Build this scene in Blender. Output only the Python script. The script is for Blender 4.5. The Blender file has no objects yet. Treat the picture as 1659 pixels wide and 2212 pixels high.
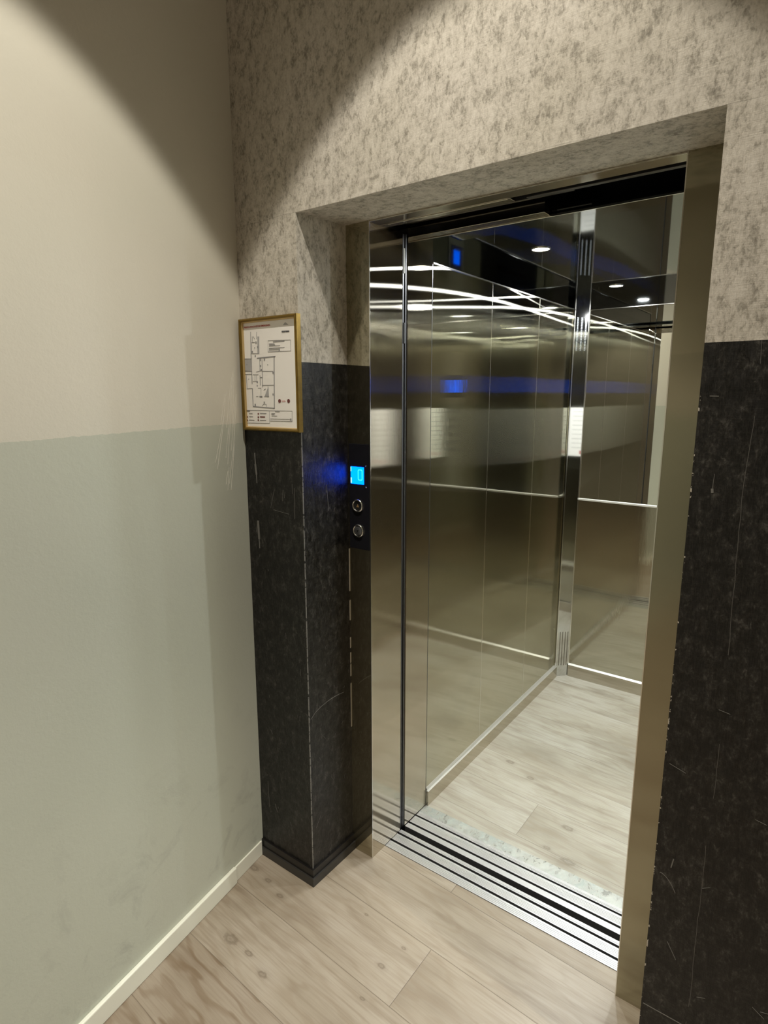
import bpy, bmesh, math, random
from mathutils import Vector, Matrix
random.seed(7)
S = bpy.context.scene
COL = S.collection

# ------------------------------------------------------------------ camera
F_PX = 1301.57
yaw, pit, rol = 0.6395, -0.1904, -0.0011
fw = Vector((-math.sin(yaw)*math.cos(pit), math.cos(yaw)*math.cos(pit), math.sin(pit)))
rt = Vector((math.cos(yaw), math.sin(yaw), 0)); up = rt.cross(fw)
r2 = rt*math.cos(rol)+up*math.sin(rol); u2 = -rt*math.sin(rol)+up*math.cos(rol)
cd = bpy.data.cameras.new('camera'); cam = bpy.data.objects.new('camera', cd); COL.objects.link(cam)
M = Matrix((r2, u2, -fw)).transposed().to_4x4(); M.translation = Vector((1.2401, -1.2666, 1.6139))
cam.matrix_world = M
cd.sensor_fit = 'VERTICAL'; cd.sensor_height = 24.0; cd.lens = F_PX/2212*24.0; cd.clip_start = .02
S.camera = cam

# ------------------------------------------------------------------ world, colour
W = bpy.data.worlds.new('world'); S.world = W; W.use_nodes = True
W.node_tree.nodes['Background'].inputs[0].default_value = (.5, .5, .5, 1)
W.node_tree.nodes['Background'].inputs[1].default_value = 0.05
S.view_settings.view_transform = 'Standard'; S.view_settings.look = 'None'
S.view_settings.gamma = 1; S.view_settings.use_curve_mapping = False
S.view_settings.exposure = 0.22

# ------------------------------------------------------------------ light levels
P_HALL_SPOT = 82      # recessed spot in front of the lift
P_HALL_FAR = 110      # further spots of the hall
P_CAR = 8.0            # each lift downlight
HALL_WARM = (1.0, .93, .80)
CAR_COL = (.95, .99, 1.0)

# ------------------------------------------------------------------ measures (metres)
XL = -0.2454; LA = 0.1629            # hall corner, angle of the left wall
H0, H1 = 2.102, 2.113                # soffit front / back
D1 = 0.2103                          # recess depth
XJ, XJR, XR = 0.0895, 0.9292, 1.0299 # opening jamb edges, right recess edge
ZD = 1.7088                          # dado height at the lift wall
YS0, YS1, YS2, YS3, YF = .2846, .3863, .4107, .5111, .5601
XW0, XW1, XCR = .0879, .081, 1.18
ZB, ZC = 2.052, 2.121
YB = 2.0236; CH = .058
CEIL = 3.3
HX1, HY1 = 4.6, -4.2                 # hall far right, hall back

# ------------------------------------------------------------------ node helper
class NT:
    def __init__(s, name):
        s.m = bpy.data.materials.new(name); s.m.use_nodes = True
        s.t = s.m.node_tree; s.n = s.t.nodes; s.n.clear()
        s.out = s.n.new('ShaderNodeOutputMaterial')
    def new(s, ty, **k):
        o = s.n.new(ty)
        for a, b in k.items(): setattr(o, a, b)
        return o
    def put(s, sock, v):
        if isinstance(v, bpy.types.NodeSocket): s.t.links.new(v, sock)
        elif v is not None:
            if sock.type == 'RGBA' and len(v) == 3: v = (*v, 1)
            sock.default_value = v
    def math(s, op, a, b=0.0, c=None, clamp=False):
        o = s.new('ShaderNodeMath', operation=op, use_clamp=clamp)
        s.put(o.inputs[0], a); s.put(o.inputs[1], b)
        if c is not None: s.put(o.inputs[2], c)
        return o.outputs[0]
    def vmath(s, op, a, b=None, scale=None):
        o = s.new('ShaderNodeVectorMath', operation=op)
        s.put(o.inputs[0], a)
        if b is not None: s.put(o.inputs[1], b)
        if scale is not None: s.put(o.inputs[3], scale)
        return o.outputs['Value'] if op in ('LENGTH', 'DISTANCE', 'DOT_PRODUCT') else o.outputs[0]
    def sep(s, v):
        o = s.new('ShaderNodeSeparateXYZ'); s.put(o.inputs[0], v); return o.outputs
    def comb(s, x, y, z):
        o = s.new('ShaderNodeCombineXYZ')
        for i, q in enumerate((x, y, z)): s.put(o.inputs[i], q)
        return o.outputs[0]
    def obj(s): return s.new('ShaderNodeTexCoord').outputs['Object']
    def noise(s, v, scale, detail=3, rough=.5, dist=0.0):
        o = s.new('ShaderNodeTexNoise'); s.put(o.inputs['Vector'], v); o.inputs['Scale'].default_value = scale
        o.inputs['Detail'].default_value = detail; o.inputs['Roughness'].default_value = rough
        o.inputs['Distortion'].default_value = dist; return o.outputs['Fac']
    def ramp(s, f, pts, interp='LINEAR'):
        o = s.new('ShaderNodeValToRGB'); s.put(o.inputs[0], f); cr = o.color_ramp; cr.interpolation = interp
        while len(cr.elements) < len(pts): cr.elements.new(.5)
        for e, (p, c) in zip(cr.elements, pts):
            e.position = p; e.color = (*c, 1) if hasattr(c, '__len__') else (c, c, c, 1)
        return o.outputs[0]
    def mix(s, f, a, b, blend='MIX'):
        o = s.new('ShaderNodeMix', data_type='RGBA', blend_type=blend)
        s.put(o.inputs[0], f); s.put(o.inputs[6], a); s.put(o.inputs[7], b); return o.outputs[2]
    def range(s, v, a, b, c=0.0, d=1.0):
        o = s.new('ShaderNodeMapRange'); s.put(o.inputs[0], v)
        for i, q in enumerate((a, b, c, d)): o.inputs[i+1].default_value = q
        return o.outputs[0]
    def bump(s, h, strength, dist=.001):
        o = s.new('ShaderNodeBump'); o.inputs['Strength'].default_value = strength
        o.inputs['Distance'].default_value = dist; s.put(o.inputs['Height'], h); return o.outputs[0]
    def bsdf(s, col, rough=.5, metal=0, normal=None, link=True, **k):
        o = s.new('ShaderNodeBsdfPrincipled'); s.put(o.inputs['Base Color'], col)
        s.put(o.inputs['Roughness'], rough); s.put(o.inputs['Metallic'], metal)
        if normal is not None: s.put(o.inputs['Normal'], normal)
        for a, b in k.items(): s.put(o.inputs[a.replace('_', ' ')], b)
        if link: s.t.links.new(o.outputs[0], s.out.inputs[0])
        return o.outputs[0]

def plain(name, col, rough=.5, metal=0, **k):
    n = NT(name); n.bsdf(col, rough, metal, **k); return n.m

def emit(name, col, st):
    n = NT(name); e = n.new('ShaderNodeEmission'); n.put(e.inputs[0], col); e.inputs[1].default_value = st
    n.t.links.new(e.outputs[0], n.out.inputs[0]); return n.m

def steel(name, col=(.61, .59, .49), sharp=.022, streak=.27, share=.46, wave=.36, wscale=2.6, wdist=.004, fine=0.02, an_=.95):
    """vertically brushed stainless steel: highlights smear sideways"""
    n = NT(name); p = n.obj()
    nrm = n.new('ShaderNodeNewGeometry').outputs['Normal']
    tan = n.vmath('CROSS_PRODUCT', nrm, (0, 0, 1.0))
    tan = n.vmath('ADD', tan, (0.0001, 0.0002, 0))
    w = n.noise(n.vmath('MULTIPLY', p, (1, 1, .8)), wscale, 1, .3)
    x, y, z = n.sep(p)
    gr = n.noise(n.comb(n.math('MULTIPLY', x, 900), n.math('MULTIPLY', y, 900), n.math('MULTIPLY', z, 6)), 1, 2)
    h = n.math('ADD', w, n.math('MULTIPLY', gr, fine))
    b = n.bump(h, wave, wdist)
    c = n.mix(n.range(gr, .35, .65, 0, .10), col, tuple(q*.8 for q in col))
    def gl(r, an):
        o = n.new('ShaderNodeBsdfAnisotropic', distribution='BECKMANN'); n.put(o.inputs['Color'], c)
        o.inputs['Roughness'].default_value = r; o.inputs['Anisotropy'].default_value = an
        n.put(o.inputs['Normal'], b); n.put(o.inputs['Tangent'], tan); return o.outputs[0]
    s1 = gl(streak, -an_) ; s2 = gl(sharp, -an_*.5)
    mx = n.new('ShaderNodeMixShader'); mx.inputs[0].default_value = share
    n.t.links.new(s2, mx.inputs[1]); n.t.links.new(s1, mx.inputs[2]); n.t.links.new(mx.outputs[0], n.out.inputs[0])
    return n.m

def wallpaper():
    """pale mottled textile paper above the dado line, near-black below it"""
    n = NT('two_tone_wallpaper'); p = n.obj(); x, y, z = n.sep(p)
    st = n.vmath('MULTIPLY', p, (1, 1, .62))
    fineN = n.noise(st, 165, 5, .72, .5)
    midN = n.noise(st, 48, 4, .6, .4)
    big = n.noise(p, 3.2, 3, .55)
    weaveV = n.noise(n.vmath('MULTIPLY', p, (520, 520, 28)), 1, 2)
    weaveH = n.noise(n.vmath('MULTIPLY', p, (28, 28, 520)), 1, 2)
    weave = n.math('ADD', n.math('MULTIPLY', weaveV, .6), n.math('MULTIPLY', weaveH, .4))
    sp = n.math('ADD', n.math('MULTIPLY', fineN, .5), n.math('MULTIPLY', midN, .5))
    sp = n.math('ADD', sp, n.math('MULTIPLY', n.math('SUBTRACT', n.noise(p, 9, 3, .6), .5), .16))
    light = n.ramp(sp, [(.33, (.20, .185, .155)), (.42, (.35, .325, .28)), (.49, (.54, .505, .45)), (.57, (.64, .605, .545)), (.68, (.70, .665, .61))])
    light = n.mix(n.range(big, .35, .65, 0, .22), light, (.62, .60, .45), 'MULTIPLY')
    light = n.mix(n.range(weave, .35, .65, .25, 0), light, (.36, .33, .29))
    dark = n.ramp(sp, [(.40, (.001, .001, .001)), (.48, (.004, .0036, .0034)), (.56, (.018, .0165, .015)), (.66, (.070, .066, .060))])
    dark = n.mix(n.range(weave, .45, .70, 0, .25), dark, (.045, .042, .040))
    dsp = n.noise(st, 60, 4, .7, .4)
    isd = n.math('LESS_THAN', z, ZD)
    col = n.mix(isd, light, dark)
    # paper joints: drop beside the opening and the run over the recess
    jx = n.math('LESS_THAN', n.math('ABSOLUTE', n.math('SUBTRACT', x, n.math('ADD', 1.107, n.math('MULTIPLY', big, .03)))), .0005)
    jx = n.math('MULTIPLY', jx, n.math('MULTIPLY', isd, n.math('GREATER_THAN', n.noise(p, 6, 1), .42)))
    jz = n.math('LESS_THAN', n.math('ABSOLUTE', n.math('SUBTRACT', z, n.math('ADD', H0, n.math('MULTIPLY', n.math('SUBTRACT', big, .5), .02)))), .0008)
    jz = n.math('MULTIPLY', jz, n.math('LESS_THAN', y, .001))
    col = n.mix(jx, col, (.09, .085, .08)); col = n.mix(n.math('MULTIPLY', jz, .35), col, (.2, .18, .16))
    # worn arrises where the white backing shows
    def edge(xx, w, thr, sc):
        e = n.math('LESS_THAN', n.math('ABSOLUTE', n.math('SUBTRACT', x, xx)), w)
        e = n.math('MULTIPLY', e, n.math('LESS_THAN', n.math('ABSOLUTE', y), .003))
        return n.math('MULTIPLY', e, n.math('GREATER_THAN', n.noise(p, sc, 3, .7), thr))
    e1 = n.math('MULTIPLY', edge(0, .0022, .44, 55), isd)
    e2 = n.math('MULTIPLY', edge(XR, .0024, .60, 75), n.math('LESS_THAN', z, ZD+.05))
    e3 = n.math('MULTIPLY', n.math('LESS_THAN', n.math('ABSOLUTE', n.math('SUBTRACT', y, D1)), .0035), n.math('LESS_THAN', x, .01))
    e3 = n.math('MULTIPLY', e3, n.math('MULTIPLY', n.math('LESS_THAN', n.math('ABSOLUTE', n.math('SUBTRACT', z, .82)), .34), n.math('GREATER_THAN', n.noise(p, 9, 2), .46)))
    col = n.mix(n.math('MULTIPLY', e1, .6), col, (.30, .29, .28))
    col = n.mix(n.math('MAXIMUM', e2, e3), col, (.50, .46, .40))
    hgt = n.math('ADD', n.math('MULTIPLY', sp, .8), n.math('MULTIPLY', weave, .5))
    dr = n.range(dsp, .38, .62, .50, .30)
    rg = n.math('ADD', n.math('MULTIPLY', isd, dr), n.math('MULTIPLY', n.math('SUBTRACT', 1.0, isd), .75))
    n.bsdf(col, rg, 0, n.bump(hgt, .7, .0022), Specular_IOR_Level=n.math('ADD', .3, n.math('MULTIPLY', isd, .15)))
    return n.m

def paint_left():
    n = NT('two_tone_wall_paint'); p = n.obj(); x, y, z = n.sep(p)
    nz = n.noise(p, 60, 3, .6); big = n.noise(p, 1.6, 3, .5); wob = n.noise(p, 40, 2)
    zz = n.math('ADD', n.math('ADD', z, n.math('MULTIPLY', y, -.015)), n.math('MULTIPLY', n.math('SUBTRACT', wob, .5), .008))
    lo = n.math('LESS_THAN', zz, 1.532)
    upc = n.mix(n.range(big, .35, .65, 0, .5), (.66, .63, .55), (.60, .60, .52))
    loc = n.mix(n.range(big, .35, .65, 0, .6), (.495, .52, .445), (.54, .555, .485))
    col = n.mix(lo, upc, loc)
    # scuffs low on the wall
    sc = n.noise(n.vmath('MULTIPLY', p, (1, 1, 1)), 9, 5, .65, .6)
    low = n.range(z, .75, .05, 0, 1)
    col = n.mix(n.math('MULTIPLY', n.range(sc, .54, .70, 0, .45), low), col, (.27, .275, .25))
    n.bsdf(col, .62, 0, n.bump(n.math('ADD', nz, n.math('MULTIPLY', n.noise(p, 220, 2), .4)), .35, .0012))
    return n.m

KNOTS_HALL = [(-.057, -.303, .022), (.024, -.303, .012), (.107, -.324, .013), (.362, -.102, .011), (.382, -.017, .007), (.22, .01, .006), (.379, -.21, .007), (-.214, -.072, .016), (-.133, -.081, .011), (-.054, -.102, .011)]
KNOTS_CAR = [(.236, 1.03, .016), (.356, .975, .014), (.594, .771, .019), (.654, .606, .021), (.568, .627, .012)]

def planks(name, knots, y0, wdt, length, tilt, tint=(1, 1, 1), seam=1.0, base_at=(0, 0, 0), dark_row=-1.5):
    n = NT(name); p = n.vmath('ADD', n.obj(), base_at); x, y, z = n.sep(p)
    yy = n.math('SUBTRACT', n.math('ADD', y, n.math('MULTIPLY', x, tilt)), y0)
    rowf = n.math('DIVIDE', yy, wdt); row = n.math('FLOOR', rowf); fr = n.math('SUBTRACT', rowf, row)
    xo = n.math('SUBTRACT', n.math('SUBTRACT', x, .45), n.math('MULTIPLY', row, .66))
    colf = n.math('DIVIDE', xo, length); ci = n.math('FLOOR', colf); fc = n.math('SUBTRACT', colf, ci)
    wn = n.new('ShaderNodeTexWhiteNoise', noise_dimensions='2D'); n.put(wn.inputs['Vector'], n.comb(row, ci, 0))
    rnd = wn.outputs['Value']
    off = n.math('MULTIPLY', rnd, 37.0)
    g = n.comb(n.math('ADD', x, off), n.math('ADD', n.math('MULTIPLY', yy, 1.0), off), 0)
    warp = n.noise(n.vmath('MULTIPLY', g, (2.2, 9, 1)), 1, 3, .5)
    # cathedral grain: rings across the plank, stretched along it
    ring = n.math('MULTIPLY', n.math('ADD', n.math('MULTIPLY', yy, 14), n.math('MULTIPLY', warp, 7.0)), 6.283)
    rg = n.math('MULTIPLY', n.math('ADD', n.math('SINE', ring), 1), .5)
    fine = n.noise(n.vmath('MULTIPLY', g, (6, 190, 1)), 1, 3, .6)
    streak = n.noise(n.vmath('MULTIPLY', g, (2.6, 30, 1)), 1, 4, .6, .4)
    cloud = n.noise(n.vmath('MULTIPLY', g, (2.5, 6, 1)), 1, 3, .6)
    base = n.ramp(cloud, [(.3, (.215, .185, .145)), (.45, (.30, .27, .22)), (.58, (.345, .315, .265)), (.72, (.375, .35, .305))])
    base = n.mix(n.math('MULTIPLY', n.range(rg, .6, 1.0, 0, .38), n.range(cloud, .4, .6, 1, .35)), base, (.19, .145, .10))
    base = n.mix(n.range(streak, .54, .74, 0, .75), base, (.155, .12, .085))
    base = n.mix(n.range(fine, .45, .7, 0, .40), base, (.19, .155, .12))
    base = n.mix(n.range(rnd, 0, 1, 0, .3), base, (.27, .23, .175))
    if dark_row is not None:   # one browner board with strong cathedral figure
        dk = n.math('LESS_THAN', row, dark_row)
        fig = n.math('ADD', .25, n.math('MULTIPLY', n.range(rg, .55, .95, 0, .5), n.range(streak, .40, .6, .3, 1)))
        base = n.mix(n.math('MULTIPLY', dk, fig), base, (.15, .105, .065))
    d = None
    for kx, ky, r in knots:
        v = n.vmath('MULTIPLY', n.vmath('SUBTRACT', p, (kx, ky, 0)), (1/(r*1.15), 1/(r*.62), 0))
        q = n.vmath('LENGTH', v); d = q if d is None else n.math('MINIMUM', d, q)
    if d is not None:
        d = n.math('ADD', d, n.math('MULTIPLY', n.math('SUBTRACT', n.noise(p, 90, 2), .5), .9))
        kf = n.ramp(n.math('DIVIDE', d, 3), [(0, .45), (.12, .3), (.22, .62), (.31, .5), (.42, .12), (.75, 0)])
        base = n.mix(kf, base, (.11, .085, .06))
    gap = n.math('MINIMUM', n.math('MULTIPLY', n.math('MINIMUM', fr, n.math('SUBTRACT', 1, fr)), wdt),
                 n.math('MULTIPLY', n.math('MINIMUM', fc, n.math('SUBTRACT', 1, fc)), length))
    gp = n.range(gap, .0004, .0016, 1, 0)
    base = n.mix(n.math('MULTIPLY', gp, .75*seam), base, (.13, .105, .08))
    base = n.mix(1.0, base, tint, 'MULTIPLY')
    n.bsdf(base, n.range(fine, .3, .7, .30, .42), 0, n.bump(n.math('SUBTRACT', n.math('MULTIPLY', fine, .25), gp), .35, .0012))
    return n.m

def alu(name, col=(.70, .70, .71), rough=.34):
    n = NT(name); p = n.obj(); x, y, z = n.sep(p)
    li = n.noise(n.comb(n.math('MULTIPLY', x, 3), n.math('MULTIPLY', y, 900), 0), 1, 2)
    dt = n.noise(p, 26, 4, .7)
    c = n.mix(n.range(li, .4, .62, 0, .25), col, tuple(q*.6 for q in col))
    c = n.mix(n.range(dt, .60, .78, 0, .35), c, (.30, .30, .27))
    n.bsdf(c, rough, .75); return n.m

def strip_metal():
    n = NT('worn_threshold_metal'); p = n.obj()
    a = n.noise(n.vmath('MULTIPLY', p, (1, .6, 1)), 38, 5, .75, 1.2)
    b = n.noise(p, 7, 2)
    f = n.math('MULTIPLY', n.range(a, .42, .60, 0, .8), n.range(b, .35, .55, .2, 1))
    c = n.mix(f, (.52, .53, .50), (.30, .34, .33))
    n.bsdf(c, n.range(a, .4, .6, .25, .6), .7, n.bump(a, .4, .0008)); return n.m

PAPER = wallpaper(); PAINT = paint_left()
FLOORM = planks('oak_laminate', KNOTS_HALL, -.160, .2125, 1.38, .053, tint=(1.04, .99, .95))
CARFLOORM = planks('pale_oak_laminate', KNOTS_CAR, .645, .213, 30.0, .053, tint=(1.14, 1.20, 1.26), seam=.8, base_at=(.63, 1.3, 0), dark_row=None)
STEEL = steel('brushed_steel')
STEELJ = steel('satin_jamb_steel', col=(.47, .44, .325), sharp=.15, streak=.30, share=.40, wave=.05)
STEELK = steel('polished_jamb_steel', col=(.50, .47, .36), sharp=.045, streak=.16, share=.12, wave=.05)
STEELR = steel('return_steel', col=(.62, .575, .485), sharp=.09, streak=.27, share=.45, wave=.3)
MIRSTEEL = plain('polished_dark_steel', (.24, .25, .245), .035, 1)
POLISH = plain('polished_steel', (.62, .62, .60), .05, 1)
LEDGE = plain('satin_ledge_steel', (.92, .91, .88), .42, .85)
TRIMM = plain('bright_trim_steel', (.80, .78, .72), .16, 1)
MIRROR = plain('mirror_glass', (.84, .86, .80), .01, 1)
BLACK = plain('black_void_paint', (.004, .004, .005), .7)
DKMET = plain('dark_door_metal', (.10, .095, .09), .35, 1)
GREYM = plain('grey_door_edge', (.10, .10, .105), .35, .8)
RUBBER = plain('black_rubber', (.010, .010, .010), .6)
ALU = alu('grooved_aluminium'); ALUD = plain('groove_shadow_metal', (.12, .12, .125), .5, .6)
STRIPM = strip_metal()
SKIRTB = plain('black_skirting_paint', (.008, .007, .007), .35)
SKIRTB2 = plain('scuffed_black_plinth', (.030, .028, .026), .38)
WHITEP = plain('cream_skirting_gloss', (.78, .79, .70), .35)
CEILM = plain('ceiling_paint', (.42, .40, .37), .8)
HALLW = plain('hall_wall_paint', (.34, .32, .28), .7)
def gold():
    n = NT('aged_gold_frame'); p = n.obj(); x, y, z = n.sep(p)
    g = n.noise(n.vmath('MULTIPLY', p, (40, 40, 40)), 1, 3)
    n.bsdf(n.mix(n.range(g, .35, .7, 0, .5), (.27, .175, .04), (.15, .095, .022)), .34, .8); return n.m
GOLD = gold()
GOLDL = plain('pale_gold_lip', (.62, .46, .22), .35, .7)
SHEET = plain('printed_paper', (.90, .88, .86), .45)
INK = plain('dark_ink', (.045, .045, .05), .6); INKG = plain('grey_ink', (.26, .26, .27), .6)
INKR = plain('red_ink', (.50, .10, .09), .6); INKDR = plain('dark_red_ink', (.16, .045, .04), .6)
CYAN = emit('cyan_display_light', (.0, .052, 1.0), 10)
CYAN0 = emit('pale_digit_light', (.05, 1.0, .95), 1.6)
CYANW = emit('pale_display_edge_light', (.45, .9, 1.0), 1.5)
BLUE = emit("blue_display_light", (.0, .10, 1.0), 6)
GLASSB = plain('black_gloss_plate', (.012, .012, .016), .12, 0)
CHROME = plain('chrome', (.82, .82, .80), .12, 1)
BTND = plain('dark_button_face', (.03, .03, .03), .25, .3); BTNG = plain('grey_button_cap', (.16, .165, .18), .3, .7)
AMBER = plain('brass_arrow_mark', (.62, .40, .18), .3, .6)
LAMPC = emit('car_lamp_light', (1.0, .98, .82), 40); LAMPH = emit('hall_lamp_light', (1.0, .86, .62), 20)

# ------------------------------------------------------------------ mesh helpers
def add_box(bm, x0, x1, y0, y1, z0, z1, bev=0.0, mi=0):
    b = bmesh.new()
    vs = [b.verts.new((x, y, z)) for z in (z0, z1) for y in (y0, y1) for x in (x0, x1)]
    for f in ((0, 2, 3, 1), (4, 5, 7, 6), (0, 1, 5, 4), (2, 6, 7, 3), (0, 4, 6, 2), (1, 3, 7, 5)):
        b.faces.new([vs[i] for i in f])
    if bev: bmesh.ops.bevel(b, geom=list(b.edges), offset=bev, segments=2, affect='EDGES', profile=.5)
    merge(bm, b, mi)
def merge(bm, b, mi=0, M4=None):
    b.normal_update(); mp = {}
    for v in b.verts: mp[v] = bm.verts.new((M4 @ v.co) if M4 else v.co)
    for f in b.faces:
        g = bm.faces.new([mp[v] for v in f.verts]); g.material_index = mi; g.smooth = f.smooth
    b.free()
def add_prism(bm, pts, ax, a, b_, mi=0):
    """polygon pts (2D, in the two other axes order) extruded along axis ax from a to b_"""
    def mk(p, q):
        if ax == 'x': return (q, p[0], p[1])
        if ax == 'y': return (p[0], q, p[1])
        return (p[0], p[1], q)
    A = [bm.verts.new(mk(p, a)) for p in pts]; B = [bm.verts.new(mk(p, b_)) for p in pts]
    fs = [bm.faces.new(A), bm.faces.new(B[::-1])]
    for i in range(len(pts)):
        j = (i+1) % len(pts); fs.append(bm.faces.new((A[i], B[i], B[j], A[j])))
    for f in fs: f.material_index = mi
    bmesh.ops.recalc_face_normals(bm, faces=fs)
def add_lathe(bm, prof, M4, seg=40, mi=0, smooth=True):
    """profile [(r, h)] turned about local Z, placed by M4"""
    rings = []
    for r, h in prof:
        if r < 1e-6: rings.append([bm.verts.new(M4 @ Vector((0, 0, h)))])
        else: rings.append([bm.verts.new(M4 @ Vector((r*math.cos(2*math.pi*i/seg), r*math.sin(2*math.pi*i/seg), h))) for i in range(seg)])
    fs = []
    for A, B in zip(rings, rings[1:]):
        for i in range(seg):
            j = (i+1) % seg
            if len(A) == 1 and len(B) == 1: continue
            if len(A) == 1: fs.append(bm.faces.new((A[0], B[j], B[i])))
            elif len(B) == 1: fs.append(bm.faces.new((A[i], A[j], B[0])))
            else: fs.append(bm.faces.new((A[i], A[j], B[j], B[i])))
    for f in fs: f.smooth = smooth; f.material_index = mi
    bmesh.ops.recalc_face_normals(bm, faces=fs)
def fac_y(x, y, z):  # local +Z points to -Y (towards the hall)
    return Matrix.Translation((x, y, z)) @ Matrix.Rotation(math.pi/2, 4, 'X')
def fac_mx(x, y, z):  # local +Z points to -X
    return Matrix.Translation((x, y, z)) @ Matrix.Rotation(-math.pi/2, 4, 'Y')

def obj(name, bm, mat, parent=None, **tags):
    me = bpy.data.meshes.new(name); bm.normal_update()
    o = bpy.data.objects.new(name, me); COL.objects.link(o)
    if parent is not None:
        base = parent['_w'] if '_w' in parent else (0, 0, 0)
        bmesh.ops.translate(bm, verts=bm.verts, vec=-Vector(base))
        o.parent = parent; o['_w'] = base
    bm.to_mesh(me); bm.free()
    for m in (mat if isinstance(mat, (list, tuple)) else [mat]): me.materials.append(m)
    for k, v in tags.items(): o[k] = v
    return o
def box(name, mat, x0, x1, y0, y1, z0, z1, bev=0.0, parent=None, **tags):
    bm = bmesh.new(); add_box(bm, x0, x1, y0, y1, z0, z1, bev); return obj(name, bm, mat, parent, **tags)
def thing(name, loc, label, cat, group=None):
    o = bpy.data.objects.new(name, None); COL.objects.link(o); o.location = loc; o['_w'] = tuple(loc)
    o.empty_display_size = .05; o['label'] = label; o['category'] = cat
    if group: o['group'] = group
    return o
def top(name, bm, mat, loc, label, cat, group=None):
    """a thing that is one mesh, with its origin at loc"""
    bmesh.ops.translate(bm, verts=bm.verts, vec=-Vector(loc))
    o = obj(name, bm, mat); o.location = loc; o['_w'] = tuple(loc); o['label'] = label; o['category'] = cat
    if group: o['group'] = group
    return o
def seg_y(bm, x0, z0, x1, z1, w, y, mi=0, t=.0004):
    """thin printed line in a plane y = const"""
    a = Vector((x0, 0, z0)); b = Vector((x1, 0, z1)); d = b-a
    if d.length < 1e-6: return
    n = Vector((-d.z, 0, d.x)).normalized()*w/2
    q = [a+n, b+n, b-n, a-n]; add_prism(bm, [(v.x, v.z) for v in q], 'y', y, y+t, mi)
def text_mesh(txt, size, xw, y, x, z, mat, name, parent, bold=False):
    cu = bpy.data.curves.new(name, 'FONT'); cu.body = txt; cu.size = size; cu.extrude = .0001
    if bold: cu.offset = size*.02
    t = bpy.data.objects.new(name, cu); COL.objects.link(t)
    bpy.context.view_layer.update()
    me = bpy.data.meshes.new_from_object(t.evaluated_get(bpy.context.evaluated_depsgraph_get()))
    bpy.data.objects.remove(t)
    bm = bmesh.new(); bm.from_mesh(me); bpy.data.meshes.remove(me)
    xs = [v.co.x for v in bm.verts]; s = xw/(max(xs)-min(xs)); x00 = min(xs)
    for v in bm.verts:
        c = v.co.copy(); v.co = Vector((x+(c.x-x00)*s, y-c.z, z+c.y*s))
    return obj(name, bm, mat, parent)

# ================================================================== THE SETTING
bm = bmesh.new(); add_box(bm, -.9, HX1, HY1, YS0, -.05, 0)
obj('floor', bm, FLOORM, kind='structure')
box('ceiling', CEILM, -.9, HX1+.1, HY1-.1, .3, CEIL, CEIL+.1, kind='structure')

# lift wall with its recess: front, left and right reveals and a slightly rising soffit
bm = bmesh.new()
def pier(xa, xb, z0, z1): add_box(bm, xa, xb, 0, D1, z0, z1)
pier(XL-.15, 0, 0, CEIL); pier(XR, HX1+.1, 0, CEIL)
add_prism(bm, [(0, H0), (D1, H1), (D1, CEIL), (0, CEIL)], 'x', 0, XR)
wf = obj('wall_front', bm, PAPER, kind='structure')

# scratches and bare spots on the dark paper
bm = bmesh.new()
rs = random.Random(3)
def scr(x0, z0, x1, z1, w, y=-.0006): seg_y(bm, x0, z0, x1, z1, w, y, t=.0005)
scr(-.204, 1.440, -.202, 1.405, .0042); scr(-.203, 1.405, -.199, 1.372, .0075); scr(-.200, 1.372, -.1985, 1.345, .003)
scr(-.201, 1.225, -.199, 1.165, .009); scr(-.1995, 1.165, -.198, 1.135, .004)
scr(-.121, 1.332, -.140, 1.272, .0010); scr(-.083, 1.335, -.086, 1.300, .0009); scr(-.035, 1.345, -.037, 1.250, .0008)
scr(-.075, 1.33, -.078, 1.31, .0008); scr(-.128, 1.268, -.06, 1.262, .0007); scr(-.205, .30, -.203, .20, .0008)
for a in range(12):   # curved scratches beside the right jamb
    scr(1.042+a*.0028, .600-a*.0008*a*.3, 1.0448+a*.0028, .600-(a+1)*.0008*(a+1)*.3, .0011)
scr(1.066, .645, 1.0625, .622, .0022); scr(1.04, .86, 1.072, .85, .0009)
scr(1.047, 1.613, 1.062, 1.6127, .0016); scr(1.0665, 1.442, 1.0675, 1.434, .0042); scr(1.068, 1.47, 1.067, 1.442, .0007)
scr(1.034, .252, 1.115, .252, .0020); scr(1.07, .44, 1.09, .405, .0012)
for k in range(16):
    x = rs.uniform(1.045, 1.35); z = rs.uniform(.3, 1.6); a = rs.uniform(-.6, .6); l = rs.uniform(.006, .03)
    scr(x, z, x+l*math.cos(a), z+l*math.sin(a), .0008)
for k in range(14):
    x = rs.uniform(-.22, -.02); z = rs.uniform(.12, 1.35); a = rs.uniform(1.0, 2.1); l = rs.uniform(.006, .03)
    scr(x, z, x+l*math.cos(a), z+l*math.sin(a), .0007)
obj('scratch_marks', bm, plain('bare_paper_backing', (.16, .155, .145), .7), wf)
bm = bmesh.new()
def scx(y0, z0, y1, z1, w):
    d = Vector((0, y1-y0, z1-z0)); n = Vector((0, -d.z, d.y)).normalized()*w/2
    a = Vector((0, y0, z0)); b = Vector((0, y1, z1)); add_prism(bm, [((v).y, v.z) for v in (a+n, b+n, b-n, a-n)], 'x', .0001, .0006)
arc = [(.008, .600), (.03, .615), (.055, .623), (.085, .628), (.115, .630), (.15, .629), (.17, .626)]
for (a, b), (c, d) in zip(arc, arc[1:]): scx(a, b, c, d, .0016)
scx(.104, 1.345, .111, 1.262, .0011); scx(.02, .20, .045, .235, .0009)
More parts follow.
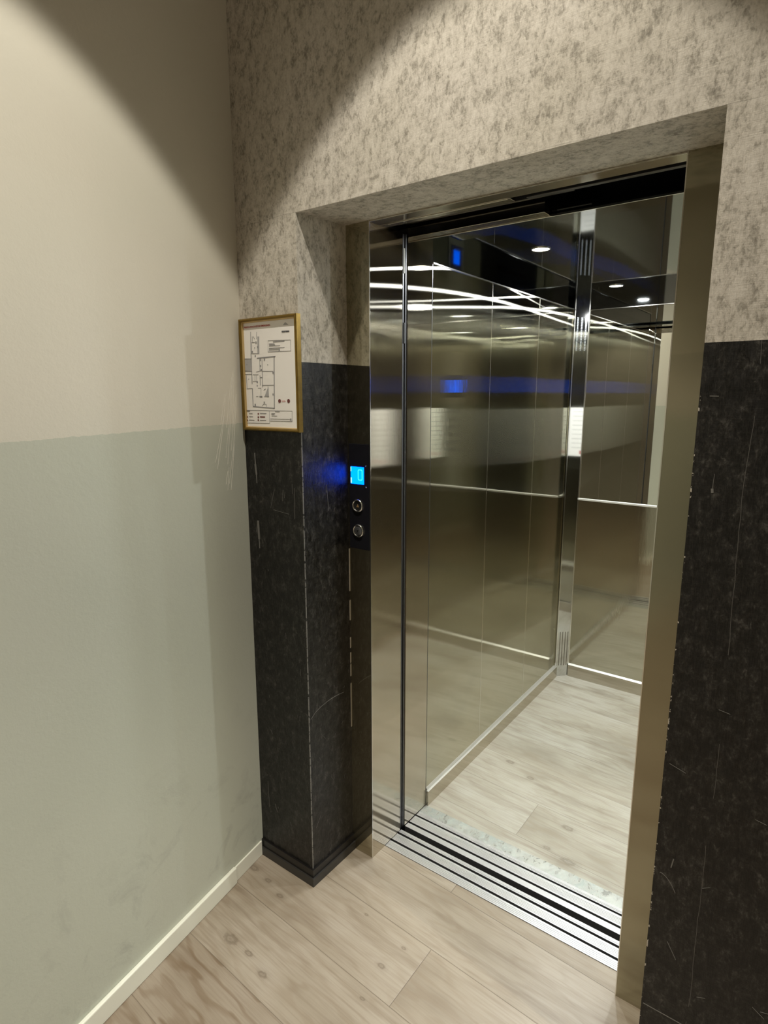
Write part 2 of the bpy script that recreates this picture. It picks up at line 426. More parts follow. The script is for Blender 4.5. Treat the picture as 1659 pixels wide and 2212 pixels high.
for k in range(16):
    y = rs.uniform(.02, .19); z = rs.uniform(.1, 1.3); a = rs.uniform(.6, 2.5); l = rs.uniform(.006, .025)
    scx(y, z, y+l*math.cos(a), z+l*math.sin(a), .0007)
obj('scratch_marks', bm, plain('bare_paper_backing_side', (.13, .128, .12), .7), wf)

# left wall, turned a few degrees off square
LD = Vector((math.sin(LA), -math.cos(LA), 0)); LN = Vector((math.cos(LA), math.sin(LA), 0))
def lwp(s, o, z): v = Vector((XL, 0, 0))+LD*s+LN*o; return (v.x, v.y, z)
def lw_box(bm, s0, s1, o0, o1, z0, z1, mi=0, bev=0.0):
    b = bmesh.new()
    vs = [b.verts.new(lwp(s, o, z)) for z in (z0, z1) for o in (o0, o1) for s in (s0, s1)]
    fs = [b.faces.new([vs[i] for i in f]) for f in ((0, 2, 3, 1), (4, 5, 7, 6), (0, 1, 5, 4), (2, 6, 7, 3), (0, 4, 6, 2), (1, 3, 7, 5))]
    bmesh.ops.recalc_face_normals(b, faces=fs)
    if bev: bmesh.ops.bevel(b, geom=list(b.edges), offset=bev, segments=2, affect='EDGES', profile=.5)
    merge(bm, b, mi)
bm = bmesh.new(); lw_box(bm, 0, 4.4, -.12, 0, 0, CEIL)
wl = obj('wall_left', bm, PAINT, kind='structure')
bm = bmesh.new()   # fine pale scrapes near the framed plan
def lscr(s0, z0, s1, z1, w):
    a = Vector((s0, z0)); b = Vector((s1, z1)); d = b-a; n = Vector((-d.y, d.x)).normalized()*w/2
    pts = [a+n, b+n, b-n, a-n]; A = [bm.verts.new(lwp(p.x, .0006, p.y)) for p in pts]; B = [bm.verts.new(lwp(p.x, 0, p.y)) for p in pts]
    fs = [bm.faces.new(A), bm.faces.new(B[::-1])]+[bm.faces.new((A[i], B[i], B[(i+1) % 4], A[(i+1) % 4])) for i in range(4)]
    bmesh.ops.recalc_face_normals(bm, faces=fs)
for s0, z0, s1, z1 in ((.035, 1.70, .055, 1.52), (.045, 1.68, .075, 1.50), (.075, 1.63, .10, 1.51), (.03, 1.62, .06, 1.43), (.06, 1.56, .085, 1.41), (.09, 1.55, .13, 1.40), (.05, 1.47, .075, 1.33), (.08, 1.40, .09, 1.33)):
    lscr(s0, z0, s1, z1, .0010); lscr(s0+.006, z0-.01, s1+.007, z1+.02, .0007)
obj('scratch_marks', bm, plain('pale_scrape_paint', (.70, .68, .62), .5), wl)
box('wall_right', HALLW, HX1, HX1+.1, HY1, D1, 0, CEIL, kind='structure')
box('wall_back', HALLW, -.9, HX1+.1, HY1-.1, HY1, 0, CEIL, kind='structure')

# skirtings
bm = bmesh.new()
lw_box(bm, .154, 4.3, 0, .013, 0, .060, bev=.003)
lw_box(bm, .012, .154, 0, .006, 0, .056, bev=.002)
obj('baseboard_left', bm, WHITEP, kind='structure')
bm = bmesh.new()
E0, E1 = .0118, .0065
for (e, z0, z1, mi) in ((E0, 0, .030, 1), (E1, .030, .058, 0)):
    add_prism(bm, [(XL-.01, 0), (XL-.01+.0, -e), (e, -e), (e, D1), (0, D1), (0, 0)], 'z', z0, z1, mi)
    add_box(bm, XR-e, HX1, -e, 0, z0, z1, 0, mi)
obj('baseboard_front', bm, [SKIRTB, SKIRTB2], kind='structure')

# lift shaft closing the gap between hall and car
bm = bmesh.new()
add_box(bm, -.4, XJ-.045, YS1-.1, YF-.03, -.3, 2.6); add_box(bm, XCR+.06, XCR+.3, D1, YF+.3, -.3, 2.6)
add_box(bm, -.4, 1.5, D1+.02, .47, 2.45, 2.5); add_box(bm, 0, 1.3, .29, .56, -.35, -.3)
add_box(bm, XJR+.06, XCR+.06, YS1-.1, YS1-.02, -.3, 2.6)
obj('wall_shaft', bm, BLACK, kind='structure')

# ================================================================== LANDING DOORWAY
fr = thing('landing_door_frame', ((XJ+XJR)/2, D1, 0), 'brushed steel door frame lining the recess around the open lift', 'door frame')
bm = bmesh.new()
add_prism(bm, [(0, D1), (XJ, D1), (XJ, YS1-.007), (XJ-.03, YS1-.007), (XJ-.03, D1+.03), (0, D1+.03)], 'z', 0, H1, 0)
for f in bm.faces:
    if abs(f.normal.x) > .9: f.material_index = 1
obj('left_jamb', bm, [STEELK, STEELR], fr)
bm = bmesh.new()
add_prism(bm, [(XR, D1), (XJR, D1), (XJR, YS1-.007), (XJR+.03, YS1-.007), (XJR+.03, D1+.03), (XR, D1+.03)], 'z', 0, H1+.02, 0)
obj('right_jamb', bm, STEELJ, fr)
box('head', STEELR, XJ, XJR, D1, .258, H1-.004, H1+.20, 0, fr)
box('edge_bead', TRIMM, XJ-.0022, XJ+.0006, D1-.0012, D1+.0012, 0, H1, 0, fr)
box('edge_bead', TRIMM, XJR-.0006, XJR+.0018, D1-.0008, D1+.0012, 0, H1, 0, fr)
box('edge_bead', TRIMM, XJ, XJR, D1-.0008, D1+.0012, H1-.0045, H1-.0020, 0, fr)

dt = thing('door_track', (.3, .3, H1), 'black sliding-door track hanging in the dark slot above the opening', 'door track')
box('track_rail', STEELR, XJ-.04, .506, .262, .291, H1-.004, H1+.04, .001, dt)
box('track_lip', TRIMM, XJ+.03, .500, .2600, .2625, H1-.006, H1-.001, 0, dt)
box('hanger_plate', DKMET, .52, XJR+.05, .33, .345, H1+.012, H1+.12, .001, dt)
box('hanger_plate', DKMET, XJ-.04, .62, .40, .41, H1+.030, H1+.12, .001, dt)

ld = thing('landing_door', (XJ-.03, YS1, 0), 'landing sliding door pushed back into the slot behind the left jamb', 'door')
box('door_panel', DKMET, XJ-.07, XJ-.016, YS1-.004, YS1+.010, .004, H1, .001, ld)
box('leading_edge', GREYM, XJ-.016, XJ-.003, YS1-.003, YS1+.0075, .004, H1, .002, ld)
box('rubber_seal', RUBBER, XJ-.010, XJ-.0015, YS1-.0045, YS1-.001, .004, H1-.02, .0006, ld)
box('label_plate', plain('pale_label_plastic', (.50, .49, .45), .5), XJ-.012, XJ-.001, YS1+.000, YS1+.0085, 1.995, 2.070, .0008, ld)
box('latch_block', BLACK, XJ-.010, XJ+.000, YS1+.001, YS1+.009, 1.78, 1.845, .0008, ld)
cdr = thing('car_door', (XJ-.03, YS2, 0), 'lift car sliding door edge standing between the two steel sills', 'door')
box('door_panel', DKMET, XJ-.07, XJ-.012, YS2-.012, YS2-.004, .004, H1, .001, cdr)
box('leading_edge', GREYM, XJ-.012, XJ-.0025, YS2-.0115, YS2-.0045, .004, H1, .001, cdr)

# sills: extruded aluminium with guide grooves
def sill(name, y0, y1, grooves, ridges, label, loc):
    t = thing(name, loc, label, 'sill')
    bm = bmesh.new(); ys = [y0]
    for a, b in grooves: ys += [a, b]
    ys.append(y1)
    prof = []
    zt = .0022; zr = .0010
    def flat(a, b):
        out = [(a, zt)]
        for q in ridges:
            if a+.002 < q < b-.002: out += [(q-.0007, zt), (q-.0004, zr), (q+.0004, zr), (q+.0007, zt)]
        out.append((b, zt)); return out
    for i in range(0, len(ys), 2):
        a, b = ys[i], ys[i+1]
        seg = flat(a, b); prof += seg
        if i+2 < len(ys): prof += [(b, -.016), (ys[i+2], -.016)]
    prof = [(y0, -.03)]+prof+[(y1, -.03)]
    # build as strips (concave outline)
    A = [bm.verts.new((XJ+.0012, p[0], p[1])) for p in prof]; B = [bm.verts.new((XJR-.0005, p[0], p[1])) for p in prof]
    for i in range(len(prof)-1):
        f = bm.faces.new((A[i], B[i], B[i+1], A[i+1]))
        if min(prof[i][1], prof[i+1][1]) < -.01: f.material_index = 1
    f = bm.faces.new((A[-1], B[-1], B[0], A[0])); f.material_index = 1
    fs = list(bm.faces)
    for e in (A, B): pass
    bmesh.ops.recalc_face_normals(bm, faces=fs)
    obj('sill_plate', bm, [ALU, ALUD], t); return t
sill('landing_sill', YS0, YS1, [(.3170, .3262), (.3607, .3700)], [.2905, .2965, .3025, .3085, .3320, .3370, .3420, .3470, .3520, .3755],
     'grooved aluminium sill at the edge of the hall floor, nearer of the two', ((XJ+XJR)/2, YS0, 0))
sl = sill('car_sill', YS2, YS3, [(.4330, .4420), (.4815, .4895)], [.4500, .4552, .4604, .4656, .4708, .4945, .4990],
     'grooved aluminium sill across the dark gap, against the lift floor', ((XJ+XJR)/2, YS2, 0))
bm = bmesh.new(); add_box(bm, XJ+.0, XJR, YS3, YF, -.03, .0018, .0006)
top('threshold_strip', bm, STRIPM, ((XJ+XJR)/2, YS3, 0), 'worn shiny metal strip with peeled glue between car sill and lift floor', 'threshold')

# ================================================================== LIFT CAR
car = thing('lift_car', (.63, 1.3, 0), 'steel-lined lift car with pale wood floor behind the open doorway', 'lift')
def wx(y): return XW0+(XW1-XW0)*(y-YF)/(YB-YF)
def side_panel(name, ya, yb, z0, z1, mat, t=.02, off=0.0, parent=car):
    bm = bmesh.new()
    add_prism(bm, [(wx(ya)-t, ya), (wx(ya)+off, ya), (wx(yb)+off, yb), (wx(yb)-t, yb)], 'z', z0, z1)
    return obj(name, bm, mat, parent)
box('floor', CARFLOORM, XW0-.02, XCR+.02, YF, YB+.02, -.04, .0, 0, car)
cf = [o for o in COL.objects if o.name.startswith('floor') and o.parent == car][0]; cf.name = 'car_floor'
# object coordinates of the car floor are relative to the car, so shift the knots by using world position
side_panel('entrance_post', YS2+.0005, YF-.0008, 0.003, H1+.02, STEELR, t=.03)
YC = YB-CH
ZT = ZB
sp_ = [(YF+.0008, 1.0105), (1.0135, 1.4935), (1.4965, YC-.030)]
for a, b in sp_: side_panel('wall_panel', a, b, .0, ZT, STEEL)
for yq in (1.012, 1.495): side_panel('joint_strip', yq-.0018, yq+.0018, .08, ZT-.003, TRIMM, t=.006, off=.0006)
side_panel('joint_strip', YF-.0012, YF+.0012, .0, ZT, GREYM, t=.006, off=.0004)
side_panel('corner_profile', YC-.0295, YC-.014, .0, ZT, STEELJ, t=.02, off=.002)
side_panel('corner_profile', YC-.0135, YC-.002, .0, ZT, TRIMM, t=.02, off=-.003)
side_panel('frieze', YF+.001, YC, ZB+.004, ZC+.02, MIRSTEEL, t=.02, off=-.002)
side_panel('frieze_bead', YF+.001, YC, ZB-.001, ZB+.0035, TRIMM, t=.01, off=.0035)
# right side wall, front return and back wall
for a, b in ((YF, 1.02), (1.023, 1.50), (1.503, YB)): box('wall_panel', STEEL, XCR, XCR+.02, a, b, 0, ZB, 0, car)
box('frieze', MIRSTEEL, XCR, XCR+.02, YF, YB, ZB+.003, ZC+.02, 0, car)
box('entrance_post', STEEL, XJR, XCR+.02, YS2, YF, 0.003, H1+.05, 0, car)
box('back_panel', STEEL, XW1+CH, XCR, YB, YB+.02, 0, 1.0455, 0, car)
mr = box('back_mirror', MIRROR, XW1+CH+.001, XCR, YB+.001, YB+.02, 1.0565, ZB-.002, 0, car, label='tall mirror on the upper half of the back wall')
box('mirror_rail', LEDGE, XW1+CH, XCR, YB-.007, YB+.01, 1.0455, 1.0565, .0018, car)
box('mirror_bead', TRIMM, XW1+CH, XW1+CH+.003, YB-.003, YB+.01, 1.0565, ZB, .0006, car)
box('frieze', MIRSTEEL, XW1+CH, XCR, YB, YB+.02, ZB+.003, ZC+.02, 0, car)
box('frieze_bead', TRIMM, XW1+CH, XCR, YB-.003, YB+.01, ZB-.001, ZB+.003, .0005, car)
box('back_panel', DKMET, XW1-.02, XCR+.02, YB+.021, YB+.03, 0, ZC+.02, 0, car)
# bevelled corner column
bm = bmesh.new()
add_prism(bm, [(XW1, YC), (XW1+CH, YB), (XW1+CH, YB+.018), (XW1-.018, YB+.018), (XW1-.018, YC)], 'z', 0, ZC+.02)
colm = obj('corner_column', bm, POLISH, car)
cdv = Vector((1, 1, 0)).normalized(); cn = Vector((1, -1, 0)).normalized()
def chp(u, o, z): v = Vector((XW1, YC, 0))+cdv*(u*CH*math.sqrt(2))+cn*o; return Vector((v.x, v.y, z))
def ch_box(bm, u0, u1, o0, o1, z0, z1):
    vs = [bm.verts.new(chp(u, o, z)) for z in (z0, z1) for o in (o0, o1) for u in (u0, u1)]
    fs = [bm.faces.new([vs[i] for i in f]) for f in ((0, 2, 3, 1), (4, 5, 7, 6), (0, 1, 5, 4), (2, 6, 7, 3), (0, 4, 6, 2), (1, 3, 7, 5))]
    bmesh.ops.recalc_face_normals(bm, faces=fs)
bm = bmesh.new(); ch_box(bm, -.01, .045, 0, .0015, 0, ZC); ch_box(bm, .955, 1.01, 0, .0015, 0, ZC)
obj('column_bead', bm, TRIMM, colm)
bm = bmesh.new()
for c in range(3):
    for r in range(22):
        z = 1.848+r*.0078
        for dx in (-.028, .028): ch_box(bm, .22+c*.28+dx-.018, .22+c*.28+dx+.018, 0, .0008, z, z+.0038)
obj('speaker_perforations', bm, plain('perforation_rim', (.70, .76, .80), .2, .9), colm)
bm = bmesh.new()
for c in range(4): ch_box(bm, .22+c*.19, .265+c*.19, 0, .0007, .066, .272)
obj('air_slots', bm, plain('slot_shadow', (.10, .085, .06), .6), colm)
# skirtings of the car: bevelled top carries the bright double line
def skirt_side(x0f, ya, yb):
    bm = bmesh.new()
    for (o, z0, z1, mi) in ((.0105, .0, .0615, 0), (.0030, .066, .0700, 2)):
        add_prism(bm, [(x0f(ya)-.01, ya), (x0f(ya)+o, ya), (x0f(yb)+o, yb), (x0f(yb)-.01, yb)], 'z', z0, z1, mi)
    for (oa, za, ob, zb) in ((.0105, .0615, .0045, .0675), (.0062, .0700, .0005, .0785)):   # sloping bright lips
        A = [bm.verts.new((x0f(ya)+o, ya, z)) for o, z in ((-.01, za), (oa, za), (ob, zb), (-.01, zb))]
        B = [bm.verts.new((x0f(yb)+o, yb, z)) for o, z in ((-.01, za), (oa, za), (ob, zb), (-.01, zb))]
        fs = [bm.faces.new(A), bm.faces.new(B[::-1])]+[bm.faces.new((A[i], B[i], B[(i+1) % 4], A[(i+1) % 4])) for i in range(4)]
        for f in fs: f.material_index = 1
        bmesh.ops.recalc_face_normals(bm, faces=fs)
    return obj('skirting', bm, [STEELR, LEDGE, DKMET], car)
skirt_side(wx, YF+.0015, YC)
bm = bmesh.new(); add_box(bm, XW1+CH, XCR, YB-.009, YB+.005, 0, .070, 0, 0); add_prism(bm, [(YB+.005, .070), (YB-.0095, .070), (YB-.0015, .0785), (YB+.005, .0785)], 'x', XW1+CH, XCR, 1)
obj('skirting', bm, [STEELR, LEDGE], car)
bm = bmesh.new(); add_box(bm, XCR-.009, XCR, YF, YB, 0, .070, 0, 0); add_box(bm, XCR-.0095, XCR, YF, YB, .070, .0776, .001, 1)
obj('skirting', bm, [STEELR, TRIMM], car)
# ceiling with transom edge
box('ceiling_panel', MIRSTEEL, XW0-.02, XCR+.02, YF, YB+.02, ZC, ZC+.02, 0, car)
box('transom', MIRSTEEL, XW0-.02, XCR, .476, YF-.001, H1-.004, ZC+.12, 0, car)
box('transom_edge', TRIMM, XW0-.01, XCR, .4735, .4775, H1-.0055, H1+.001, .0006, car)
box('transom_edge', TRIMM, XW0, XCR, YF-.003, YF, ZC-.0105, ZC-.004, .0006, car)
box('transom_guard', STEELR, XW0-.02, .53, .430, .470, H1-.003, H1+.05, .001, car)
# downlights
for i, (lx, ly) in enumerate(((.336, .876), (.338, 1.776), (.93, .876), (.93, 1.776))):
    bm = bmesh.new(); add_lathe(bm, [(.034, 0), (.034, -.002), (.0310, -.0035), (.0292, -.002), (.0292, 0)], Matrix.Translation((lx, ly, ZC)))
    d = obj('downlight', bm, CHROME, car)
    bm = bmesh.new(); add_lathe(bm, [(0, -.0022), (.020, -.0022), (.0290, -.0012)], Matrix.Translation((lx, ly, ZC)))
    obj('lens', bm, LAMPC, d)
    la = bpy.data.lights.new('car_lamp', 'AREA'); la.shape = 'DISK'; la.size = .05; la.energy = P_CAR; la.color = CAR_COL
    lo = bpy.data.objects.new('car_lamp', la); COL.objects.link(lo); lo.parent = d
    lo.location = Vector((lx, ly, ZC-.0045))-Vector(car['_w'])
# operating panel on the unseen right wall (the steel opposite mirrors it)
bm = bmesh.new(); add_box(bm, XCR-.006, XCR, 1.31, 1.52, .92, 1.92, .002); cop = obj('operating_panel', bm, POLISH, car)
bm = bmesh.new(); add_box(bm, XCR-.009, XCR-.004, 1.34, 1.49, 1.60, 1.76, .001); obj('display_bezel', bm, GLASSB, cop)
bm = bmesh.new(); add_box(bm, XCR-.0105, XCR-.008, 1.375, 1.455, 1.635, 1.725); obj('display', bm, BLUE, cop)
for k in range(6):
    for yy in (1.375, 1.455):
        bm = bmesh.new(); add_lathe(bm, [(0, .008), (.012, .008), (.015, .006), (.017, .002), (.017, 0)], fac_mx(XCR-.006, yy, 1.50-k*.055), 24)
        obj('button', bm, CHROME, cop)

# notice on the right wall of the car
nt = thing('notice', (XCR-.003, 1.70, 1.2), 'white printed notice reflected in the corner column of the lift', 'notice')
box('paper', SHEET, XCR-.003, XCR-.0005, 1.575, 1.825, 1.185, 1.53, 0, nt)
bm = bmesh.new()
for k in range(9): add_box(bm, XCR-.0035, XCR-.003, 1.60, 1.80-(k % 3)*.03, 1.50-k*.032, 1.503-k*.032)
obj('printed_lines', bm, INKG, nt)
bm = bmesh.new(); add_box(bm, XCR-.0035, XCR-.003, 1.66, 1.70, 1.20, 1.225); obj('red_mark', bm, INKR, nt)

# ================================================================== CALL PANEL ON THE LEFT JAMB
yp = D1-.003
cp = thing('call_panel', (.045, D1, 1.126), 'black lift call panel with blue floor display and two round buttons', 'call panel')
box('face_plate', GLASSB, .004, XJ-.003, yp, D1, 1.126, 1.466, .001, cp)
bm = bmesh.new(); add_box(bm, .0125, .0655, yp-.0016, yp+.001, 1.3385, 1.3935, .0004); dsp = obj('display', bm, CYAN, cp, label='glowing cyan display')
def rrect(cx, cz, w, h, r, n=6):
    pts = []
    for (sx, sz, a0) in ((1, 1, 0), (-1, 1, 90), (-1, -1, 180), (1, -1, 270)):
        for i in range(n+1):
            a = math.radians(a0+90*i/n); pts.append((cx+sx*(w/2-r)+r*math.cos(a), cz+sz*(h/2-r)+r*math.sin(a)))
    return pts
bm = bmesh.new(); o1 = rrect(.0515, 1.3685, .0185, .0350, .0050); o2 = rrect(.0515, 1.3685, .0130, .0295, .0030)
A = [bm.verts.new((x, yp-.0021, z)) for x, z in o1]; B = [bm.verts.new((x, yp-.0021, z)) for x, z in o2]
A2 = [bm.verts.new((x, yp-.0015, z)) for x, z in o1]
for i in range(len(o1)):
    j = (i+1) % len(o1); bm.faces.new((A[i], A[j], B[j], B[i])); bm.faces.new((A2[i], A2[j], A[j], A[i]))
obj('digit_zero', bm, CYAN0, dsp, label='pale digit 0')
bm = bmesh.new(); add_box(bm, .0125, .0168, yp-.0020, yp-.001, 1.341, 1.358); add_box(bm, .0125, .0150, yp-.0020, yp-.001, 1.378, 1.392)
obj('display_edge_glow', bm, CYANW, dsp)
def call_button(x, z, dark):
    bm = bmesh.new()
    add_lathe(bm, [(.0215, 0), (.0215, .004), (.0200, .0062), (.0178, .0066), (.0165, .005), (.0160, .0025)], fac_y(x, yp, z), 48)
    b = obj('button', bm, CHROME, cp, label='upper call button with dark face' if dark else 'lower call button with grey cap')
    bm = bmesh.new()
    if dark: add_lathe(bm, [(0, .0022), (.010, .0022), (.0158, .0028)], fac_y(x, yp, z), 40); obj('button_face', bm, BTND, b)
    else: add_lathe(bm, [(0, .0064), (.008, .0062), (.0135, .0050), (.0158, .0030)], fac_y(x, yp, z), 40); obj('button_face', bm, BTNG, b)
    bm = bmesh.new()
    if dark:
        t = [(x-.0045, z-.005), (x+.0055, z-.005), (x+.0005, z+.005)]
        add_prism(bm, t, 'y', yp-.0034, yp-.0022); obj('arrow_mark', bm, AMBER, b)
    else:
        t = [(x-.004, z+.003), (x+.004, z+.003), (x, z-.0045)]
        add_prism(bm, t, 'y', yp-.0070, yp-.0060); obj('arrow_mark', bm, BTND, b)
call_button(.0405, 1.2690, True); call_button(.0425, 1.1870, False)
for (sx, sz) in ((.0735, 1.3985), (.0735, 1.3305)):
    bm = bmesh.new(); add_lathe(bm, [(0, .0020), (.0018, .0018), (.0026, .0008), (.0026, 0)], fac_y(sx, yp, sz), 16); obj('screw', bm, CHROME, cp)

# ================================================================== FRAMED EVACUATION PLAN
fx0, fx1, fz0, fz1 = -.2325, .0085, 1.5105, 1.8390
pf = thing('framed_floor_plan', (-.115, 0, fz0), 'gold-framed evacuation floor plan hanging in the corner beside the lift', 'picture frame')
bm = bmesh.new()
wfz = .0165
def mould(w0, w1, prof):
    """mitred moulding: prof = [(inset, y)]"""
    loops = []
    for ins, y in prof:
        loops.append([bm.verts.new((x, y, z)) for x, z in ((fx0+ins, fz0+ins), (fx1-ins, fz0+ins), (fx1-ins, fz1-ins), (fx0+ins, fz1-ins))])
    fs = []
    for A, B in zip(loops, loops[1:]):
        for i in range(4): j = (i+1) % 4; fs.append(bm.faces.new((A[i], A[j], B[j], B[i])))
    bmesh.ops.recalc_face_normals(bm, faces=fs)
mould(0, 0, [(0, -.0005), (0, -.0165), (.0018, -.0195), (.0045, -.0205), (.0075, -.0185), (.0092, -.0150), (.0092, -.0005)])
obj('frame', bm, GOLD, pf)
bm = bmesh.new(); mould(0, 0, [(.0092, -.0120), (.0092, -.0150), (.0108, -.0142), (.0122, -.0100), (.0122, -.0075)])
obj('inner_lip', bm, GOLDL, pf)
sh = box('plan_sheet', SHEET, fx0+.010, fx1-.010, -.0088, -.006, fz0+.010, fz1-.010, 0, pf, label='white printed floor plan')
PLAN_LINES=[(-0.2256,1.7245,-0.1895,1.7232,0.0021),(-0.225,1.6878,-0.1918,1.687,0.0021),(-0.2256,1.6789,-0.1923,1.6782,0.0016),(-0.1889,1.8015,-0.1914,1.7398,0.0016),(-0.1626,1.7999,-0.1653,1.7791,0.0009),(-0.1824,1.7877,-0.1834,1.7724,0.0014),(-0.178,1.7875,-0.1726,1.7795,0.0014),(-0.1718,1.7699,-0.1865,1.7706,0.0014),(-0.1866,1.7687,-0.189,1.7397,0.0012),(-0.1885,1.7387,-0.1591,1.7375,0.0014),(-0.1914,1.7398,-0.1917,1.6495,0.0026),(-0.1657,1.7243,-0.0869,1.7267,0.0031),(-0.0925,1.7263,-0.0988,1.5766,0.0031),(-0.1446,1.6863,-0.0989,1.6848,0.0016),(-0.1542,1.721,-0.1547,1.6881,0.0016),(-0.1441,1.7206,-0.1467,1.6392,0.0019),(-0.147,1.645,-0.0981,1.6455,0.0016),(-0.1864,1.6771,-0.1627,1.6766,0.0012),(-0.1776,1.6749,-0.1786,1.6592,0.0012),(-0.1711,1.6748,-0.1708,1.6591,0.0009),(-0.1876,1.6573,-0.1668,1.657,0.0012),(-0.1555,1.6745,-0.1557,1.6451,0.0021),(-0.1544,1.6686,-0.1456,1.6684,0.0026),(-0.2161,1.6757,-0.2157,1.6358,0.0016),(-0.2157,1.6358,-0.1919,1.6366,0.0016),(-0.1913,1.6366,-0.1917,1.5836,0.0026),(-0.1923,1.5826,-0.0987,1.5782,0.0026),(-0.1711,1.6846,-0.1503,1.688,0.0014),(-0.1769,1.6127,-0.1665,1.6127,0.0012),(-0.1612,1.6123,-0.1494,1.6123,0.0047),(-0.14,1.6126,-0.1198,1.6119,0.0019),(-0.1665,1.6374,-0.1533,1.6373,0.0012),(-0.1534,1.6353,-0.1545,1.6156,0.0009),(-0.1519,1.584,-0.1443,1.59,0.0012),(-0.1443,1.59,-0.1326,1.5891,0.0012),(-0.1326,1.5891,-0.133,1.5822,0.0012),(-0.1226,1.6409,-0.1221,1.6126,0.0019),(-0.1419,1.6313,-0.133,1.6351,0.0009),(-0.1154,1.7723,-0.0237,1.7696,0.0009),(-0.0237,1.7696,-0.0236,1.7394,0.0009),(-0.1171,1.7406,-0.0236,1.7394,0.0014),(-0.1154,1.7723,-0.1171,1.7406,0.0007),(-0.0946,1.7678,-0.0479,1.7678,0.0028),(-0.1117,1.7626,-0.0893,1.7619,0.0021),(-0.1104,1.7596,-0.0867,1.7588,0.0016),(-0.112,1.757,-0.0669,1.7561,0.0012),(-0.1123,1.7508,-0.0487,1.7501,0.0014),(-0.1125,1.7483,-0.0734,1.7475,0.0009),(-0.1126,1.7455,-0.0735,1.7447,0.0009),(-0.223,1.5711,-0.1206,1.5713,0.0009),(-0.1206,1.5713,-0.1211,1.5339,0.0009),(-0.2268,1.5326,-0.1211,1.5335,0.0009),(-0.1191,1.5713,-0.0253,1.5714,0.0009),(-0.0253,1.5714,-0.0266,1.5415,0.0009),(-0.1184,1.5409,-0.0266,1.5415,0.0014),(-0.1181,1.5472,-0.0305,1.5472,0.0009),(-0.2191,1.5687,-0.2069,1.5687,0.0016),(-0.2113,1.5615,-0.1961,1.5614,0.0019),(-0.2119,1.552,-0.1942,1.5521,0.0019),(-0.2126,1.5418,-0.1888,1.5413,0.0019),(-0.1621,1.5625,-0.1341,1.5624,0.0021),(-0.1633,1.5418,-0.1367,1.5419,0.0021),(-0.0963,1.5685,-0.0765,1.5683,0.0016),(-0.1123,1.5631,-0.0966,1.563,0.0016),(-0.1125,1.5598,-0.0996,1.5598,0.0012),(-0.1113,1.5558,-0.0884,1.5559,0.0012),(-0.0575,1.7946,-0.0274,1.7935,0.0038)]
PLAN_DOTS=[(-0.1727,1.7313,0.0026),(-0.1674,1.7696,0.0031),(-0.1609,1.7559,0.0028),(-0.1852,1.7435,0.0026),(-0.151,1.7015,0.0024),(-0.1488,1.6899,0.0028),(-0.134,1.7193,0.0033),(-0.1514,1.7199,0.0031),(-0.1684,1.6551,0.0028),(-0.1691,1.6443,0.0021),(-0.0991,1.681,0.0028),(-0.1023,1.6185,0.0026),(-0.1815,1.5877,0.0031),(-0.1416,1.5949,0.0026),(-0.1742,1.7546,0.0016),(-0.1205,1.7041,0.0014),(-0.2059,1.6646,0.0014),(-0.2116,1.7069,0.0016),(-0.0702,1.7448,0.0031),(-0.0318,1.5467,0.0031)]
PLAN_RED=[(-0.0756,1.5995,0.0056),(-0.0386,1.5997,0.0056),(-0.2188,1.5508,0.0024),(-0.2195,1.5406,0.0026),(-0.1696,1.5608,0.0028),(-0.1702,1.5507,0.0031),(-0.1708,1.5417,0.0028)]
PLAN_REDL=[(-0.1627,1.5519,-0.1405,1.5519,0.0038)]
PLAN_GREY=[[(-0.2227,1.7224),(-0.1932,1.7214),(-0.1946,1.6891),(-0.2243,1.6894)],[(-0.1605,1.7865),(-0.1527,1.786),(-0.1548,1.7364),(-0.1626,1.7367)],[(-0.1385,1.6136),(-0.1227,1.6389),(-0.1232,1.6136)],[(-0.0526,1.8112),(-0.0428,1.8191),(-0.0298,1.8109)]]
YI = -.0095
bm = bmesh.new()
for a, b, c, d, w in PLAN_LINES: seg_y(bm, a, b, c, d, max(w, .0007), YI)
for x, z, r in PLAN_DOTS: add_prism(bm, [(x-r*.8, z-r), (x+r*.8, z-r), (x+r*.8, z+r), (x-r*.8, z+r)], 'y', YI-.0001, YI+.0003)
obj('plan_drawing', bm, INKG, sh)
LGI = plain('light_grey_ink', (.42, .42, .43), .6)
for p in PLAN_GREY:
    bm = bmesh.new(); add_prism(bm, p, 'y', YI+.0002, YI+.0006); obj('hatched_area', bm, LGI, sh)
for x, z, r in PLAN_RED:
    bm = bmesh.new(); add_prism(bm, [(x+r*math.cos(a*math.pi/10), z+r*math.sin(a*math.pi/10)) for a in range(20)], 'y', YI-.0001, YI+.0003); obj('red_symbol', bm, INKDR, sh)
for a, b, c, d, w in PLAN_REDL:
    bm = bmesh.new(); seg_y(bm, a, b, c, d, w, YI); obj('red_caption', bm, INKDR, sh)
text_mesh('PIANTA EVACUAZIONE EMERGENZA', .01, .1125, YI, -.2165, 1.8130, INKR, 'title_lettering', sh, True)
text_mesh('PIANO TERRA', .01, .0300, YI-.0003, -.0575, 1.7915, INK, 'floor_lettering', sh, True)
text_mesh('USCITA', .01, .0150, YI-.0003, -.0655, 1.5975, INKR, 'exit_lettering', sh, True)
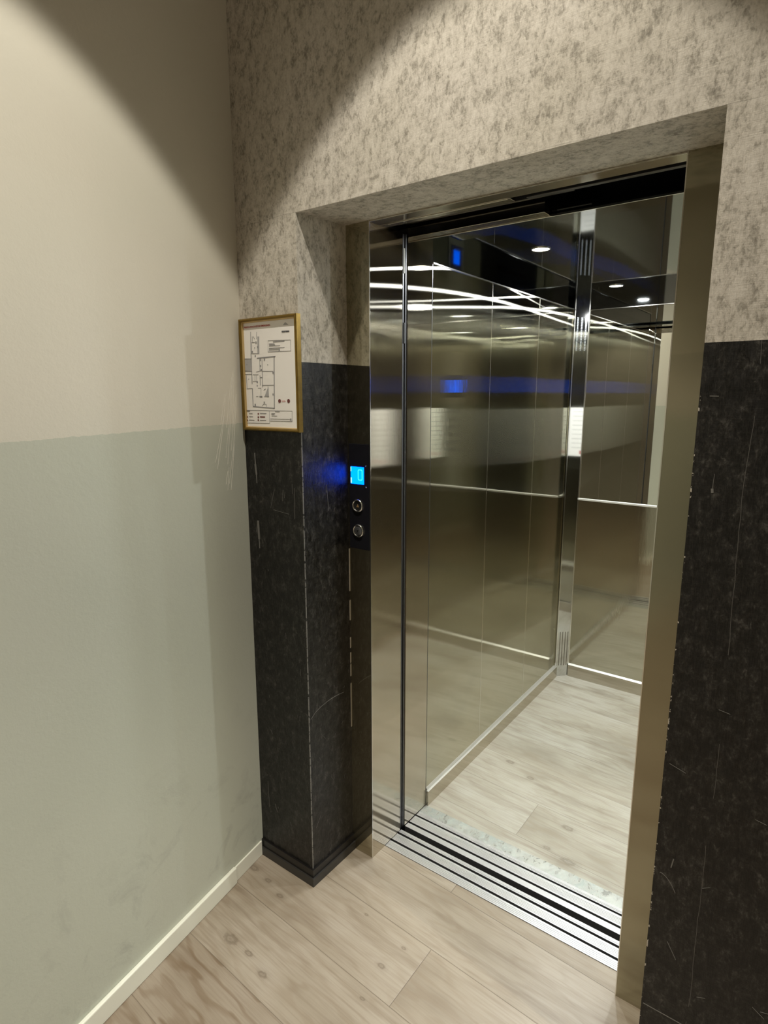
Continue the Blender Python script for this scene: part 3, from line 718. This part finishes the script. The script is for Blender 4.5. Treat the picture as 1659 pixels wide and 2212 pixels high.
text_mesh('LEGENDA', .01, .0130, YI-.0003, -.2190, 1.5678, INK, 'legend_lettering', sh)
bm = bmesh.new()   # black backing board behind the sheet, set in from the frame edge
add_box(bm, fx0+.006, fx1-.006, -.006, -.0002, fz0+.004, fz1-.004); obj('backing_board', bm, BLACK, pf)

# ================================================================== HALL LAMPS (above and behind the view), one an added fill
def hall_lamp(x, y, power, angle, label, blend=.12, beam=0):
    t = thing('recessed_spotlight', (x, y, CEIL), label, 'ceiling light', 'hall ceiling spotlights')
    bm = bmesh.new(); add_lathe(bm, [(.075, 0), (.075, -.004), (.058, -.006), (.052, -.001)], Matrix.Translation((x, y, CEIL))); obj('trim_ring', bm, CHROME, t)
    bm = bmesh.new(); add_lathe(bm, [(0, -.001), (.052, -.001)], Matrix.Translation((x, y, CEIL))); obj('lens', bm, LAMPH, t)
    la = bpy.data.lights.new('hall_lamp', 'SPOT'); la.energy = power; la.color = HALL_WARM
    la.spot_size = math.radians(angle); la.spot_blend = blend; la.shadow_soft_size = .025
    lo = bpy.data.objects.new('hall_lamp', la); COL.objects.link(lo); lo.parent = t; lo.location = (0, 0, -.012)
    if beam:      # the reflector's concentrated beam inside the wide spill
        lb = bpy.data.lights.new('hall_lamp_beam', 'SPOT'); lb.energy = beam; lb.color = HALL_WARM
        lb.spot_size = math.radians(70); lb.spot_blend = 1; lb.shadow_soft_size = .025
        lo = bpy.data.objects.new('hall_lamp_beam', lb); COL.objects.link(lo); lo.parent = t; lo.location = (0, 0, -.012)
hall_lamp(.55, -.635, P_HALL_SPOT, 76.5, 'recessed hall spotlight nearest the lift wall', beam=70)
hall_lamp(.95, -2.1, P_HALL_FAR, 84, 'recessed hall spotlight behind the viewer', .4)
hall_lamp(3.6, -.37, 200, 122, 'added unseen fill spotlight right of the lift', .3)  # added fill with no seen source, brightens left reveal and lower left wall
hall_lamp(1.6, -3.4, P_HALL_FAR, 90, 'recessed hall spotlight by the back wall', .4)
for o in bpy.data.objects:
    if '_w' in o: del o['_w']
